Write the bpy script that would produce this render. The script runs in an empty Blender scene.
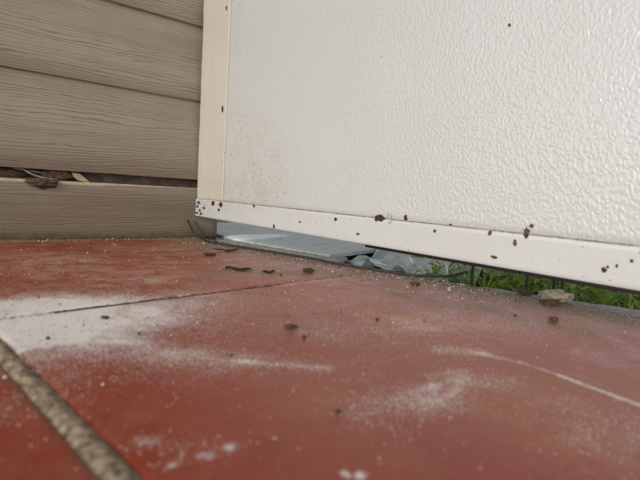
import bpy, bmesh, math, random
import numpy as np
from mathutils import Vector, Matrix, noise as mnoise

R = math.radians
random.seed(7)
rng = np.random.default_rng(11)
S = bpy.context.scene
COL = S.collection

# ------------------------------------------------------------------ camera
cam_d = bpy.data.cameras.new('camera')
cam = bpy.data.objects.new('camera', cam_d)
COL.objects.link(cam)
right = Vector((0.76427973, -0.64206853, 0.06020385))
down = Vector((-0.01727937, -0.11371151, -0.99336354))
fwd = Vector((0.64465333, 0.75816733, -0.09800194))
m = Matrix((right, -down, -fwd)).transposed()
cam.matrix_world = Matrix.Translation((-0.47056975, -0.97122608, 0.115)) @ m.to_4x4()
cam_d.sensor_width = 36.0
cam_d.lens = 36.0 * 485.0 / 640.0
cam_d.clip_start = 0.01
cam_d.clip_end = 500.0
cam_d.dof.use_dof = True
cam_d.dof.focus_distance = 0.86
cam_d.dof.aperture_fstop = 8.5
S.camera = cam

# ------------------------------------------------------------------ light
SUN_EL, SUN_DIR = R(25), Vector((-0.945, -0.33, 0))
world = bpy.data.worlds.new('World')
S.world = world
world.use_nodes = True
wn = world.node_tree
wn.nodes.clear()
sky = wn.nodes.new('ShaderNodeTexSky')
sky.sky_type = 'NISHITA'
sky.sun_disc = False
sky.sun_elevation = SUN_EL
sky.sun_rotation = math.atan2(SUN_DIR.x, SUN_DIR.y)
sky.air_density = 1.0
sky.dust_density = 1.5
sky.ozone_density = 0.6
bg = wn.nodes.new('ShaderNodeBackground')
bg.inputs['Strength'].default_value = 0.15
wo = wn.nodes.new('ShaderNodeOutputWorld')
hs = wn.nodes.new('ShaderNodeHueSaturation')       # thin overcast: a paler, greyer sky
hs.inputs['Saturation'].default_value = 0.28
wn.links.new(sky.outputs[0], hs.inputs['Color'])
wn.links.new(hs.outputs[0], bg.inputs[0])
wn.links.new(bg.outputs[0], wo.inputs[0])

sun_d = bpy.data.lights.new('sun', 'SUN')
sun_d.energy = 0.5
sun_d.angle = R(18)
sun_d.color = (1.0, 0.98, 0.95)
sun = bpy.data.objects.new('sun', sun_d)
COL.objects.link(sun)
sd = SUN_DIR.normalized() * math.cos(SUN_EL) + Vector((0, 0, math.sin(SUN_EL)))
sun.rotation_euler = (-sd).to_track_quat('-Z', 'Y').to_euler()

S.view_settings.view_transform = 'Standard'
S.view_settings.look = 'None'
S.view_settings.gamma = 1.0
S.view_settings.exposure = 0.55
S.cycles.max_bounces = 5
S.cycles.diffuse_bounces = 3
S.cycles.glossy_bounces = 3

# ------------------------------------------------------------------ helpers
def obj(name, me, mat=None, parent=None, loc=None):
    if isinstance(me, bmesh.types.BMesh):
        d = bpy.data.meshes.new(name)
        me.to_mesh(d); me.free(); me = d
    o = bpy.data.objects.new(name, me)
    COL.objects.link(o)
    if mat is not None and not me.materials:
        me.materials.append(mat)
    if parent is not None: o.parent = parent
    if loc is not None: o.location = loc
    return o

def empty(name, loc=(0, 0, 0)):
    o = bpy.data.objects.new(name, None)
    o.empty_display_size = 0.05
    o.location = loc
    COL.objects.link(o)
    return o

def tag(o, label=None, cat=None, group=None, kind=None):
    for k, v in (('label', label), ('category', cat), ('group', group), ('kind', kind)):
        if v: o[k] = v
    return o

def smooth(o, on=True):
    o.data.polygons.foreach_set('use_smooth', [on] * len(o.data.polygons))
    return o

def add_box(bm, x0, x1, y0, y1, z0, z1):
    v = [bm.verts.new(p) for p in ((x0,y0,z0),(x1,y0,z0),(x1,y1,z0),(x0,y1,z0),(x0,y0,z1),(x1,y0,z1),(x1,y1,z1),(x0,y1,z1))]
    for f in ((3,2,1,0),(4,5,6,7),(0,1,5,4),(1,2,6,5),(2,3,7,6),(3,0,4,7)):
        bm.faces.new([v[i] for i in f])

def box_bm(x0, x1, y0, y1, z0, z1, bev=0.0, seg=2):
    bm = bmesh.new()
    add_box(bm, x0, x1, y0, y1, z0, z1)
    if bev: bmesh.ops.bevel(bm, geom=list(bm.edges), offset=bev, segments=seg, affect='EDGES', profile=0.5)
    return bm

def tube_bm(pts, rad, n=8, bm=None, samples=6):
    """Catmull-Rom tube through pts; rad is a number or one per point"""
    bm = bm or bmesh.new()
    P = [Vector(p) for p in pts]
    rr = rad if hasattr(rad, '__len__') else [rad] * len(P)
    path, rads = [], []
    for i in range(len(P) - 1):
        a, b, c, d = P[max(i-1, 0)], P[i], P[i+1], P[min(i+2, len(P)-1)]
        for k in range(samples):
            t = k / samples
            path.append(0.5 * ((2*b) + (c-a)*t + (2*a-5*b+4*c-d)*t*t + (3*b-a-3*c+d)*t**3))
            rads.append(rr[i]*(1-t) + rr[i+1]*t)
    path.append(P[-1]); rads.append(rr[-1])
    rings, up = [], Vector((0.13, 0.21, 1)).normalized()
    for i, p in enumerate(path):
        t = (path[min(i+1, len(path)-1)] - path[max(i-1, 0)]).normalized()
        s = t.cross(up)
        if s.length < 1e-4: s = t.cross(Vector((1, 0, 0)))
        s.normalize(); u = s.cross(t).normalized(); up = u
        rings.append([bm.verts.new(p + (s*math.cos(2*math.pi*k/n) + u*math.sin(2*math.pi*k/n)) * rads[i]) for k in range(n)])
    for a, b in zip(rings, rings[1:]):
        for k in range(n):
            bm.faces.new((a[k], a[(k+1) % n], b[(k+1) % n], b[k]))
    bm.faces.new(rings[0][::-1]); bm.faces.new(rings[-1])
    return bm

def lump_bm(sx, sy, sz, seed=0, sub=3, rough=0.35, freq=1.6):
    """an uneven lump resting on z = 0"""
    bm = bmesh.new()
    bmesh.ops.create_icosphere(bm, subdivisions=sub, radius=1.0)
    off = Vector((seed*3.7, seed*1.3, seed*0.7))
    for v in bm.verts:
        d = 1 + rough * mnoise.fractal(v.co*freq + off, 1.0, 2.0, 3)
        v.co = Vector((v.co.x*d*sx, v.co.y*d*sy, v.co.z*d*sz))
    zmin = min(v.co.z for v in bm.verts)
    for v in bm.verts: v.co.z = max(0.0, v.co.z - zmin - 0.22*sz)
    return bm

def fbm2(x, y, f, seed, octv=3):
    """value noise, vectorised, roughly 0..1"""
    tot, amp, norm = np.zeros_like(x), 1.0, 0.0
    for o in range(octv):
        r2 = np.random.default_rng((seed+200)*31+o)
        tab = r2.random((257, 257))
        u, v = x*f + 57.3*o + 400, y*f + 11.9*o + 400
        iu, iv = np.floor(u).astype(int), np.floor(v).astype(int)
        a, b = u-iu, v-iv
        a, b = a*a*(3-2*a), b*b*(3-2*b)
        iu %= 256; iv %= 256
        t = (tab[iu, iv]*(1-a)+tab[iu+1, iv]*a)*(1-b) + (tab[iu, iv+1]*(1-a)+tab[iu+1, iv+1]*a)*b
        tot += amp*t; norm += amp; amp *= 0.5; f *= 2.03
    return tot/norm

def capsule(x, y, x0, y0, x1, y1, r):
    """gaussian fall-off from a segment"""
    dx, dy = x1-x0, y1-y0
    L = dx*dx+dy*dy + 1e-12
    t = np.clip(((x-x0)*dx+(y-y0)*dy)/L, 0, 1)
    d2 = (x-x0-t*dx)**2 + (y-y0-t*dy)**2
    return np.exp(-d2/(r*r))

# ------------------------------------------------------------------ materials
class NT:
    def __init__(self, name):
        self.m = bpy.data.materials.new(name)
        self.m.use_nodes = True
        self.t = self.m.node_tree
        self.t.nodes.clear()
        self.out = self.n('ShaderNodeOutputMaterial')
        self.p = self.n('ShaderNodeBsdfPrincipled')
        self.l(self.p.outputs[0], self.out.inputs[0])
    def n(self, t, **kw):
        nd = self.t.nodes.new(t)
        for k, v in kw.items(): setattr(nd, k, v)
        return nd
    def l(self, a, b): self.t.links.new(a, b)
    def val(self, sock, v):
        if hasattr(v, 'is_output'): self.l(v, sock)
        else: sock.default_value = v
    def co(self, scale=(1, 1, 1), rot=(0, 0, 0), rand=0.0):
        tc = self.n('ShaderNodeTexCoord')
        mp = self.n('ShaderNodeMapping')
        self.l(tc.outputs['Object'], mp.inputs['Vector'])
        mp.inputs['Scale'].default_value = scale
        mp.inputs['Rotation'].default_value = rot
        if rand:
            oi = self.n('ShaderNodeObjectInfo')
            mm = self.math('MULTIPLY', oi.outputs['Random'], rand)
            cx = self.n('ShaderNodeCombineXYZ')
            for i in range(3): self.l(mm, cx.inputs[i])
            self.l(cx.outputs[0], mp.inputs['Location'])
        return mp.outputs[0]
    def noise(self, co, scale, detail=3, rough=0.5, dist=0.0):
        nd = self.n('ShaderNodeTexNoise')
        self.l(co, nd.inputs['Vector'])
        for k, v in (('Scale', scale), ('Detail', detail), ('Roughness', rough), ('Distortion', dist)): nd.inputs[k].default_value = v
        return nd.outputs['Fac']
    def math(self, op, a, b=None, c=None, clamp=False):
        nd = self.n('ShaderNodeMath', operation=op, use_clamp=clamp)
        for i, v in enumerate((a, b, c)):
            if v is not None: self.val(nd.inputs[i], v)
        return nd.outputs[0]
    def rng(self, v, a, b, c=0.0, d=1.0, smooth=True):
        nd = self.n('ShaderNodeMapRange')
        if smooth: nd.interpolation_type = 'SMOOTHSTEP'
        self.l(v, nd.inputs['Value'])
        for k, q in (('From Min', a), ('From Max', b), ('To Min', c), ('To Max', d)): nd.inputs[k].default_value = q
        return nd.outputs['Result']
    def mix(self, f, a, b, mode='MIX'):
        nd = self.n('ShaderNodeMix', data_type='RGBA', blend_type=mode)
        self.val(nd.inputs[0], f)
        for i, v in ((6, a), (7, b)):
            if hasattr(v, 'is_output'): self.l(v, nd.inputs[i])
            else: nd.inputs[i].default_value = (*v, 1)
        return nd.outputs[2]
    def attr(self, name):
        nd = self.n('ShaderNodeAttribute', attribute_name=name)
        return nd.outputs['Fac']
    def bump(self, h, strength=0.5, dist=0.001, normal=None):
        nd = self.n('ShaderNodeBump')
        self.l(h, nd.inputs['Height'])
        nd.inputs['Strength'].default_value = strength
        nd.inputs['Distance'].default_value = dist
        if normal is not None: self.l(normal, nd.inputs['Normal'])
        return nd.outputs[0]
    def set(self, color=None, rough=None, normal=None, **kw):
        if color is not None:
            if hasattr(color, 'is_output'): self.l(color, self.p.inputs['Base Color'])
            else: self.p.inputs['Base Color'].default_value = (*color, 1)
        if rough is not None: self.val(self.p.inputs['Roughness'], rough)
        if normal is not None: self.l(normal, self.p.inputs['Normal'])
        for k, v in kw.items(): self.val(self.p.inputs[k.replace('_', ' ')], v)
        return self.m

def mat_simple(name, c0, c1, scale, rough=0.8, bump=0.4, bdist=0.001, detail=5, **kw):
    t = NT(name)
    co = t.co(rand=9.0)
    n1 = t.noise(co, scale, detail, 0.6)
    n2 = t.noise(co, scale*4.3, 3, 0.6)
    c = t.mix(t.rng(n1, 0.32, 0.68), c0, c1)
    return t.set(c, rough, t.bump(t.math('ADD', n1, t.math('MULTIPLY', n2, 0.4)), bump, bdist), **kw)

# red painted tile: powder / dirt densities come from vertex attributes, the grain from noise
def mat_tile():
    t = NT('red_tile')
    co = t.co()
    big = t.noise(co, 6, 4, 0.55)
    mid = t.noise(co, 38, 5, 0.62)
    fine = t.noise(co, 520, 3, 0.7)
    grain = t.noise(co, 1500, 2, 0.6)
    scr = t.noise(t.co((30, 420, 1), (0, 0, R(-24))), 1, 3, 0.55)
    scr2 = t.noise(t.co((18, 260, 1), (0, 0, R(38))), 1, 3, 0.55)
    red = t.mix(t.rng(big, 0.3, 0.7), (0.235, 0.027, 0.010), (0.270, 0.040, 0.017))
    red = t.mix(t.math('MULTIPLY', t.rng(mid, 0.52, 0.75), 0.45), red, (0.17, 0.034, 0.022))
    sm = t.noise(co, 130, 4, 0.7)
    mott = t.math('ADD', t.rng(mid, 0.30, 0.70), t.math('MULTIPLY', t.math('SUBTRACT', sm, 0.5), 2.2))
    haze = t.math('MULTIPLY', t.attr('haze'), t.math('ADD', 0.25, mott), clamp=True)
    c = t.mix(t.math('MULTIPLY', haze, 0.80), red, (0.385, 0.200, 0.128))
    sc = t.math('MAXIMUM', t.rng(scr, 0.60, 0.78), t.rng(scr2, 0.62, 0.80))
    c = t.mix(t.math('MULTIPLY', sc, t.math('MULTIPLY', haze, 0.6)), c, (0.46, 0.31, 0.26))
    dirt = t.attr('dirt')
    dm = t.rng(t.math('ADD', dirt, t.math('MULTIPLY', t.math('SUBTRACT', t.math('ADD', t.math('MULTIPLY', mid, 0.7), t.math('MULTIPLY', fine, 0.5)), 0.6), 1.1)), 0.18, 0.85)
    dcol = t.mix(t.rng(fine, 0.35, 0.65), (0.14, 0.082, 0.045), (0.32, 0.215, 0.128))
    c = t.mix(dm, c, dcol)
    d = t.attr('dust')
    gr = t.math('ADD', t.math('MULTIPLY', fine, 0.6), t.math('MULTIPLY', grain, 0.5))
    dd = t.math('ADD', d, t.math('MULTIPLY', t.math('SUBTRACT', gr, 0.55), 4.2))
    pm = t.math('MULTIPLY', t.rng(dd, 0.22, 1.05), t.rng(d, 0.02, 0.25))
    c = t.mix(t.math('MULTIPLY', pm, 0.78), c, (0.80, 0.76, 0.72))
    # loose grains: each cell is white where its own random number falls under the powder density
    gm_ = None
    for sc_, k_ in ((820, 0.5), (1700, 0.95)):
        v_ = t.n('ShaderNodeTexVoronoi'); v_.inputs['Scale'].default_value = sc_; t.l(co, v_.inputs['Vector'])
        sp_ = t.n('ShaderNodeSeparateColor'); t.l(v_.outputs['Color'], sp_.inputs[0])
        dn_ = t.math('ADD', t.math('MULTIPLY', t.math('MULTIPLY', d, k_), t.rng(mid, 0.25, 0.65, 0.3, 1.3)), 0.003)
        on_ = t.math('MULTIPLY', t.math('LESS_THAN', sp_.outputs[0], dn_), t.rng(v_.outputs['Distance'], 0.28, 0.55, 1, 0))
        gm_ = on_ if gm_ is None else t.math('MAXIMUM', gm_, on_)
    c = t.mix(t.math('MULTIPLY', gm_, 0.85), c, (0.82, 0.78, 0.73))
    # stray flecks of plaster
    vo = t.n('ShaderNodeTexVoronoi'); vo.inputs['Scale'].default_value = 85
    t.l(co, vo.inputs['Vector'])
    fl = t.math('MULTIPLY', t.rng(vo.outputs['Distance'], 0.05, 0.12, 1, 0), t.rng(t.noise(co, 31, 2), 0.52, 0.62))
    c = t.mix(t.math('MULTIPLY', fl, 0.6), c, (0.68, 0.58, 0.51))
    po = t.n('ShaderNodeTexVoronoi'); po.inputs['Scale'].default_value = 330; t.l(co, po.inputs['Vector'])
    pore = t.math('MULTIPLY', t.rng(po.outputs['Distance'], 0.10, 0.24, 1, 0), t.rng(t.noise(co, 60, 3), 0.50, 0.58))
    c = t.mix(t.math('MULTIPLY', pore, 0.65), c, (0.075, 0.03, 0.02))
    rough = t.math('ADD', 0.36, t.math('MULTIPLY', t.math('MAXIMUM', t.math('MAXIMUM', pm, dm), haze), 0.4), clamp=True)
    rough = t.math('ADD', rough, t.math('MULTIPLY', t.math('SUBTRACT', mid, 0.5), 0.25), clamp=True)
    h = t.math('ADD', t.math('MULTIPLY', mid, 0.5), t.math('ADD', t.math('MULTIPLY', fine, t.math('ADD', 0.25, t.math('MULTIPLY', dm, 0.8))), t.math('SUBTRACT', t.math('MULTIPLY', pm, 0.4), t.math('MULTIPLY', pore, 0.6))))
    return t.set(c, rough, t.bump(h, 0.55, 0.0014), Specular_IOR_Level=0.4)

def mat_siding():
    t = NT('siding_paint')
    n1 = t.noise(t.co((1.5, 1, 15), rand=3.0), 1, 2, 0.5)
    n2 = t.noise(t.co((6, 1, 62), rand=5.0), 1, 2, 0.55)
    n3 = t.noise(t.co((28, 1, 190), rand=7.0), 1, 2, 0.6)
    st = t.noise(t.co((5, 1, 480), rand=3.0), 1, 3, 0.65, 0.2)
    patch = t.noise(t.co((3.5, 1, 75), rand=2.0), 1, 3, 0.6)
    wob = t.noise(t.co((1, 1, 1)), 9, 4, 0.6)
    tc0 = t.n('ShaderNodeTexCoord'); sx0 = t.n('ShaderNodeSeparateXYZ'); t.l(tc0.outputs['Object'], sx0.inputs[0])
    ph = t.math('ADD', t.math('MULTIPLY', sx0.outputs[2], 205.0), t.math('ADD', t.math('MULTIPLY', n1, 8.5), t.math('ADD', t.math('MULTIPLY', n2, 2.2), t.math('MULTIPLY', n3, 0.9))))
    fr = t.math('FRACT', ph)
    line = t.math('MAXIMUM', t.rng(fr, 0.0, 0.30, 1, 0), t.rng(fr, 0.90, 1.0, 0, 1))     # thin sharp groove, long soft flank
    amp = t.rng(patch, 0.34, 0.66, 0.35, 1.0)
    h = t.math('ADD', t.math('MULTIPLY', t.math('SUBTRACT', 1.0, t.math('MULTIPLY', line, amp)), 0.8), t.math('MULTIPLY', st, 0.55))
    gro = t.rng(h, 0.45, 1.05, 1.0, 0.0)
    base = t.mix(t.rng(wob, 0.3, 0.7), (0.355, 0.305, 0.240), (0.318, 0.270, 0.208))
    c = t.mix(t.math('MULTIPLY', gro, 0.62), base, (0.17, 0.125, 0.082))  # groove dirt that also puts relief shade into the colour
    # grime splashed up from the floor: rises and falls along the board
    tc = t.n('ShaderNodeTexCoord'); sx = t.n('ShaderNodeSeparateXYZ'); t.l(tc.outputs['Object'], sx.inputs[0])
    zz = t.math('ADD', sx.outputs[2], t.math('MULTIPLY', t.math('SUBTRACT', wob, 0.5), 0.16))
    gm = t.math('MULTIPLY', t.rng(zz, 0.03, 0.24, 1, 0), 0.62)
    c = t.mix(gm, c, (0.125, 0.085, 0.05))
    gm2 = t.math('MULTIPLY', t.rng(t.math('ADD', sx.outputs[2], t.math('MULTIPLY', t.noise(t.co(), 70, 3), 0.03)), 0.012, 0.034, 1, 0), 0.6)  # dirt line at the foot, with contact shadow put into its colour
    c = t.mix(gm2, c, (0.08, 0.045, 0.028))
    # fly specks
    vo = t.n('ShaderNodeTexVoronoi'); vo.inputs['Scale'].default_value = 34; t.l(t.co(), vo.inputs['Vector'])
    fl = t.math('MULTIPLY', t.rng(vo.outputs['Distance'], 0.03, 0.055, 1, 0), t.rng(t.noise(t.co(), 21, 1), 0.60, 0.62))
    c = t.mix(t.math('MULTIPLY', fl, 0.8), c, (0.03, 0.02, 0.015))
    fb = t.noise(t.co(), 900, 2)
    return t.set(c, 0.55, t.bump(t.math('ADD', h, t.math('MULTIPLY', fb, 0.15)), 0.6, 0.0011), Specular_IOR_Level=0.35)

def mat_white(name, emboss, bstr, bd, c0=(0.585, 0.590, 0.575), c1=(0.570, 0.568, 0.545)):
    t = NT(name)
    co = t.co()
    big = t.noise(co, 5, 3, 0.5)
    base = t.mix(t.rng(big, 0.3, 0.7), c0, c1)
    g = t.attr('grime_bounce')
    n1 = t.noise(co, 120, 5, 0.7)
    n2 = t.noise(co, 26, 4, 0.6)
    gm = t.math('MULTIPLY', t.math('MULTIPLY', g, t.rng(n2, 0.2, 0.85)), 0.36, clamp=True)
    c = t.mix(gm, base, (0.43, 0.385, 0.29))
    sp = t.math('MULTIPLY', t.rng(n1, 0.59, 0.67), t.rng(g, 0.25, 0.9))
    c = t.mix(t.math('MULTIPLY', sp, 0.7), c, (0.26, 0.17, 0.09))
    # vertical faint run marks
    run = t.noise(t.co((1, 60, 2.2)), 1, 3, 0.5)
    c = t.mix(t.math('MULTIPLY', t.rng(run, 0.55, 0.85), 0.14), c, (0.56, 0.50, 0.40))
    vo2 = t.n('ShaderNodeTexVoronoi'); vo2.inputs['Scale'].default_value = 60; t.l(co, vo2.inputs['Vector'])
    fl = t.math('MULTIPLY', t.rng(vo2.outputs['Distance'], 0.04, 0.075, 1, 0), t.rng(t.noise(co, 33, 1), 0.60, 0.63))
    c = t.mix(t.math('MULTIPLY', fl, 0.7), c, (0.20, 0.15, 0.10))
    vs = t.n('ShaderNodeTexVoronoi', feature='SMOOTH_F1'); vs.inputs['Smoothness'].default_value = 0.7
    vs.inputs['Scale'].default_value = 330
    wco = t.co((1, 1.0, 0.72))
    wn_ = t.n('ShaderNodeTexNoise'); wn_.inputs['Scale'].default_value = 140; wn_.inputs['Detail'].default_value = 1
    t.l(wco, wn_.inputs['Vector'])
    av = t.n('ShaderNodeVectorMath', operation='MULTIPLY_ADD')
    t.l(wn_.outputs['Color'], av.inputs[0]); av.inputs[1].default_value = (0.006, 0.006, 0.006); t.l(wco, av.inputs[2])
    t.l(av.outputs[0], vs.inputs['Vector'])
    h = t.math('ADD', t.math('MULTIPLY', t.rng(vs.outputs['Distance'], 0.1, 0.75, 1, 0), emboss), t.math('MULTIPLY', t.noise(co, 420, 2), 0.18))
    h = t.math('ADD', h, t.math('MULTIPLY', t.noise(co, 60, 2), 0.3))
    rough = t.math('ADD', 0.09, t.math('MULTIPLY', t.math('MAXIMUM', gm, t.math('MULTIPLY', t.rng(n2, 0.3, 0.8), 0.2)), 0.25))
    return t.set(c, rough, t.bump(h, bstr, bd), Specular_IOR_Level=0.8)

M_TILE = mat_tile()
M_SIDE = mat_siding()
M_SHEET = mat_white('embossed_white_paint', 1.0, 0.38, 0.0010, (0.530, 0.548, 0.542), (0.518, 0.528, 0.512))
M_TRIM = mat_white('smooth_white_paint', 0.22, 0.5, 0.0008, (0.545, 0.560, 0.552), (0.53, 0.538, 0.522))
M_STILE = mat_white('bounce_warmed_paint', 0.12, 0.5, 0.0008, (0.555, 0.527, 0.458), (0.53, 0.50, 0.43))  # warm bounce off the tan wall is put into this colour
M_GROUT = mat_simple('mortar', (0.095, 0.066, 0.042), (0.38, 0.29, 0.185), 230, 0.95, 0.9, 0.0015)
M_BACK = mat_simple('dark_sheathing', (0.085, 0.065, 0.048), (0.16, 0.13, 0.10), 60, 0.9)
M_BARE = mat_simple('bare_fibre_cement', (0.36, 0.29, 0.20), (0.50, 0.42, 0.30), 160, 0.9)
M_KERB = mat_simple('kerb_concrete', (0.20, 0.19, 0.165), (0.36, 0.345, 0.31), 90, 0.9, 0.7, 0.002)
M_BLACK = mat_simple('black_metal', (0.012, 0.012, 0.012), (0.022, 0.021, 0.020), 80, 0.45, 0.2)
M_CABLE = mat_simple('black_rubber', (0.016, 0.014, 0.012), (0.045, 0.036, 0.028), 140, 0.6, 0.3)
M_LEAF = mat_simple('rotten_leaf', (0.035, 0.020, 0.012), (0.10, 0.055, 0.032), 300, 0.9, 0.8)
M_CLOD = mat_simple('dark_soil', (0.04, 0.024, 0.015), (0.13, 0.075, 0.045), 300, 0.95, 0.9)
M_STONE = mat_simple('pale_stone', (0.30, 0.245, 0.175), (0.46, 0.39, 0.29), 160, 0.85, 0.6)
M_CHIP = mat_simple('rust_hole', (0.028, 0.012, 0.008), (0.10, 0.035, 0.018), 420, 0.9, 0.9)
M_CHIP2 = mat_simple('dirt_speck', (0.045, 0.028, 0.018), (0.14, 0.085, 0.05), 420, 0.9, 0.7)
M_SHARD = mat_simple('cream_shard', (0.40, 0.33, 0.23), (0.54, 0.46, 0.33), 110, 0.85)
M_BARK = mat_simple('reddish_bark', (0.06, 0.03, 0.02), (0.20, 0.10, 0.075), 170, 0.9, 0.9)
M_TWIG = mat_simple('grey_twig', (0.16, 0.12, 0.085), (0.34, 0.28, 0.21), 200, 0.85)
M_NEST = mat_simple('brown_mud', (0.055, 0.038, 0.024), (0.15, 0.105, 0.066), 220, 0.95, 1.0, 0.003)
M_SOIL = mat_simple('garden_soil', (0.045, 0.065, 0.018), (0.10, 0.13, 0.04), 22, 0.95, 0.8, 0.01)
M_GRIT = mat_simple('pale_grit', (0.40, 0.31, 0.24), (0.66, 0.58, 0.5), 60, 0.9)
M_GRITD = mat_simple('dark_grit', (0.05, 0.028, 0.018), (0.15, 0.08, 0.05), 60, 0.9)
M_STALK = mat_simple('bleached_stalk', (0.46, 0.46, 0.40), (0.62, 0.62, 0.56), 120, 0.7)

def mat_plank():
    t = NT('grey_blue_timber')
    n1 = t.noise(t.co((1.6, 9, 1)), 1, 2, 0.5)
    n2 = t.noise(t.co((6, 40, 1)), 1, 2, 0.55)
    st = t.noise(t.co((7, 230, 1)), 1, 3, 0.6)
    amp = t.rng(t.noise(t.co((3, 30, 1)), 1, 3, 0.6), 0.36, 0.66, 0.15, 1.0)
    tc = t.n('ShaderNodeTexCoord'); sx = t.n('ShaderNodeSeparateXYZ'); t.l(tc.outputs['Object'], sx.inputs[0])
    fr = t.math('FRACT', t.math('ADD', t.math('MULTIPLY', sx.outputs[1], 62.0), t.math('ADD', t.math('MULTIPLY', n1, 12.0), t.math('MULTIPLY', n2, 1.8))))
    line = t.math('MULTIPLY', t.math('MAXIMUM', t.rng(fr, 0.0, 0.35, 1, 0), t.rng(fr, 0.88, 1.0, 0, 1)), amp)
    h = t.math('SUBTRACT', t.math('MULTIPLY', st, 0.5), line)
    c = t.mix(t.math('ADD', t.math('MULTIPLY', line, 0.75), t.math('MULTIPLY', st, 0.35), clamp=True), (0.50, 0.52, 0.465), (0.20, 0.225, 0.205))
    n = t.noise(t.co(), 16, 4)
    c = t.mix(t.math('MULTIPLY', t.rng(n, 0.5, 0.75), 0.5), c, (0.30, 0.31, 0.27))
    g = t.attr('painted_reflection')  # bright reflection near the wall corner, painted into the colour
    c = t.mix(t.rng(t.math('ADD', g, t.math('MULTIPLY', t.math('SUBTRACT', t.noise(t.co(), 60, 3), 0.5), 0.7)), 0.3, 0.7), c, (0.78, 0.80, 0.78))
    return t.set(c, 0.65, t.bump(h, 0.25, 0.0008))
M_PLANK = mat_plank()

def mat_leaf(name, c0, c1):
    t = NT(name)
    co = t.co()
    c = t.mix(t.rng(t.noise(co, 45, 3), 0.3, 0.7), c0, c1)
    t.set(c, 0.45)
    tr = t.n('ShaderNodeBsdfTranslucent'); t.l(c, tr.inputs['Color'])
    mx = t.n('ShaderNodeMixShader'); mx.inputs[0].default_value = 0.45
    t.l(t.p.outputs[0], mx.inputs[1]); t.l(tr.outputs[0], mx.inputs[2]); t.l(mx.outputs[0], t.out.inputs[0])
    return t.m
M_GRASS = mat_leaf('grass_blade', (0.16, 0.25, 0.035), (0.38, 0.44, 0.10))
M_WEED = mat_leaf('weed_leaf', (0.12, 0.23, 0.034), (0.29, 0.40, 0.08))

t = NT('cloudy_plastic')
n_ = t.noise(t.co(), 30, 3)
M_PLASTIC = t.set(t.mix(t.rng(n_, .3, .7), (0.42, 0.47, 0.46), (0.60, 0.64, 0.62)), 0.22, t.bump(n_, 0.3, 0.004), Alpha=0.82)

# ------------------------------------------------------------------ setting: ground, kerb, floor
EDGE_A, EDGE_B = (0.017, -0.059), (0.140, -0.803)       # porch edge, inner line of the kerb
ed = Vector((EDGE_B[0]-EDGE_A[0], EDGE_B[1]-EDGE_A[1], 0)).normalized()
en = Vector((-ed.y, ed.x, 0))                            # points outwards (+x)
if en.x < 0: en = -en

def ground_mesh():
    xs = np.concatenate([np.linspace(-60, -4, 10), np.linspace(-3, 3.2, 60), np.linspace(4, 60, 10)])
    ys = np.concatenate([np.linspace(-60, -4, 10), np.linspace(-3, 3, 60), np.linspace(4, 60, 10)])
    X, Y = np.meshgrid(xs, ys, indexing='ij')
    Z = -0.062 + 0.03*(fbm2(X, Y, 3.0, 5)-0.5)*(np.abs(X) < 5)
    v = np.stack([X.ravel(), Y.ravel(), Z.ravel()], 1)
    nx, ny = X.shape
    i = (np.arange(nx-1)[:, None]*ny + np.arange(ny-1)[None]).ravel()
    f = np.stack([i, i+ny, i+ny+1, i+1], 1)
    me = bpy.data.meshes.new('ground')
    me.from_pydata(v.tolist(), [], f.tolist())
    return me
tag(obj('ground', ground_mesh(), M_SOIL), kind='structure')

ANG = R(5.4)
TU, TV, GW, GH = 0.60, 0.56, 0.0112, 0.0068
TO = Vector((-0.434, -0.524))                             # crossing of the two mortar joints
ca, sa = math.cos(ANG), math.sin(ANG)
def uv2xy(u, v): return TO.x + u*ca - v*sa, TO.y + u*sa + v*ca

DUST = [  # x0, y0, x1, y1, radius, amount
    (-.480, -.520, -.385, -.542, .054, .92), (-.46, -.53, -.33, -.56, .090, .26), (-.47, -.545, -.405, -.570, .032, .8), (-.46, -.47, -.36, -.485, .035, .35),
    (-.41, -.535, -.330, -.555, .052, .50), (-.36, -.50, -.24, -.53, .05, .22), (-.42, -.59, -.37, -.61, .040, .38),
    (-.352, -.632, -.305, -.702, .012, .24), (-.305, -.702, -.262, -.741, .0036, .30), (-.30, -.70, -.265, -.735, .014, .16),
    (-.254, -.797, -.181, -.818, .020, .13), (-.243, -.797, -.205, -.800, .004, .22), (-.225, -.812, -.19, -.800, .004, .20), (-.215, -.785, -.18, -.795, .003, .22), (-.235, -.806, -.215, -.79, .003, .2), (-.285, -.80, -.24, -.815, .016, .30),
    (-.142, -.772, -.131, -.806, .004, .32), (-.131, -.806, -.131, -.835, .0022, .42), (-.131, -.835, -.139, -.887, .0026, .62),
    (-.16, -.757, -.137, -.775, .010, .35),
    (-.3921, -.7664, -.3905, -.7680, .0042, .40), (-.3960, -.7680, -.3840, -.7720, .007, .10), (-.376, -.792, -.374, -.794, .0024, .6), (-.3645, -.7925, -.3630, -.7925, .0022, .9),
    (-.3902, -.7916, -.3890, -.7916, .0020, .6), (-.331, -.841, -.330, -.841, .0018, 1.6), (-.3352, -.837, -.3350, -.837, .0018, 1.6),
    (-.384, -.780, -.37, -.79, .009, .12), (-.35, -.66, -.33, -.70, .02, .14),
    (-.21, -.68, -.12, -.70, .03, .16), (-.09, -.70, -.03, -.74, .05, .18), (-.30, -.40, -.25, -.41, .04, .14),
    (-.138, -.502, -.02, -.492, .006, .35), (-.355, -.27, -.30, -.26, .05, .16), (-.19, -.885, -.16, -.92, .03, .22),
]
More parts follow.
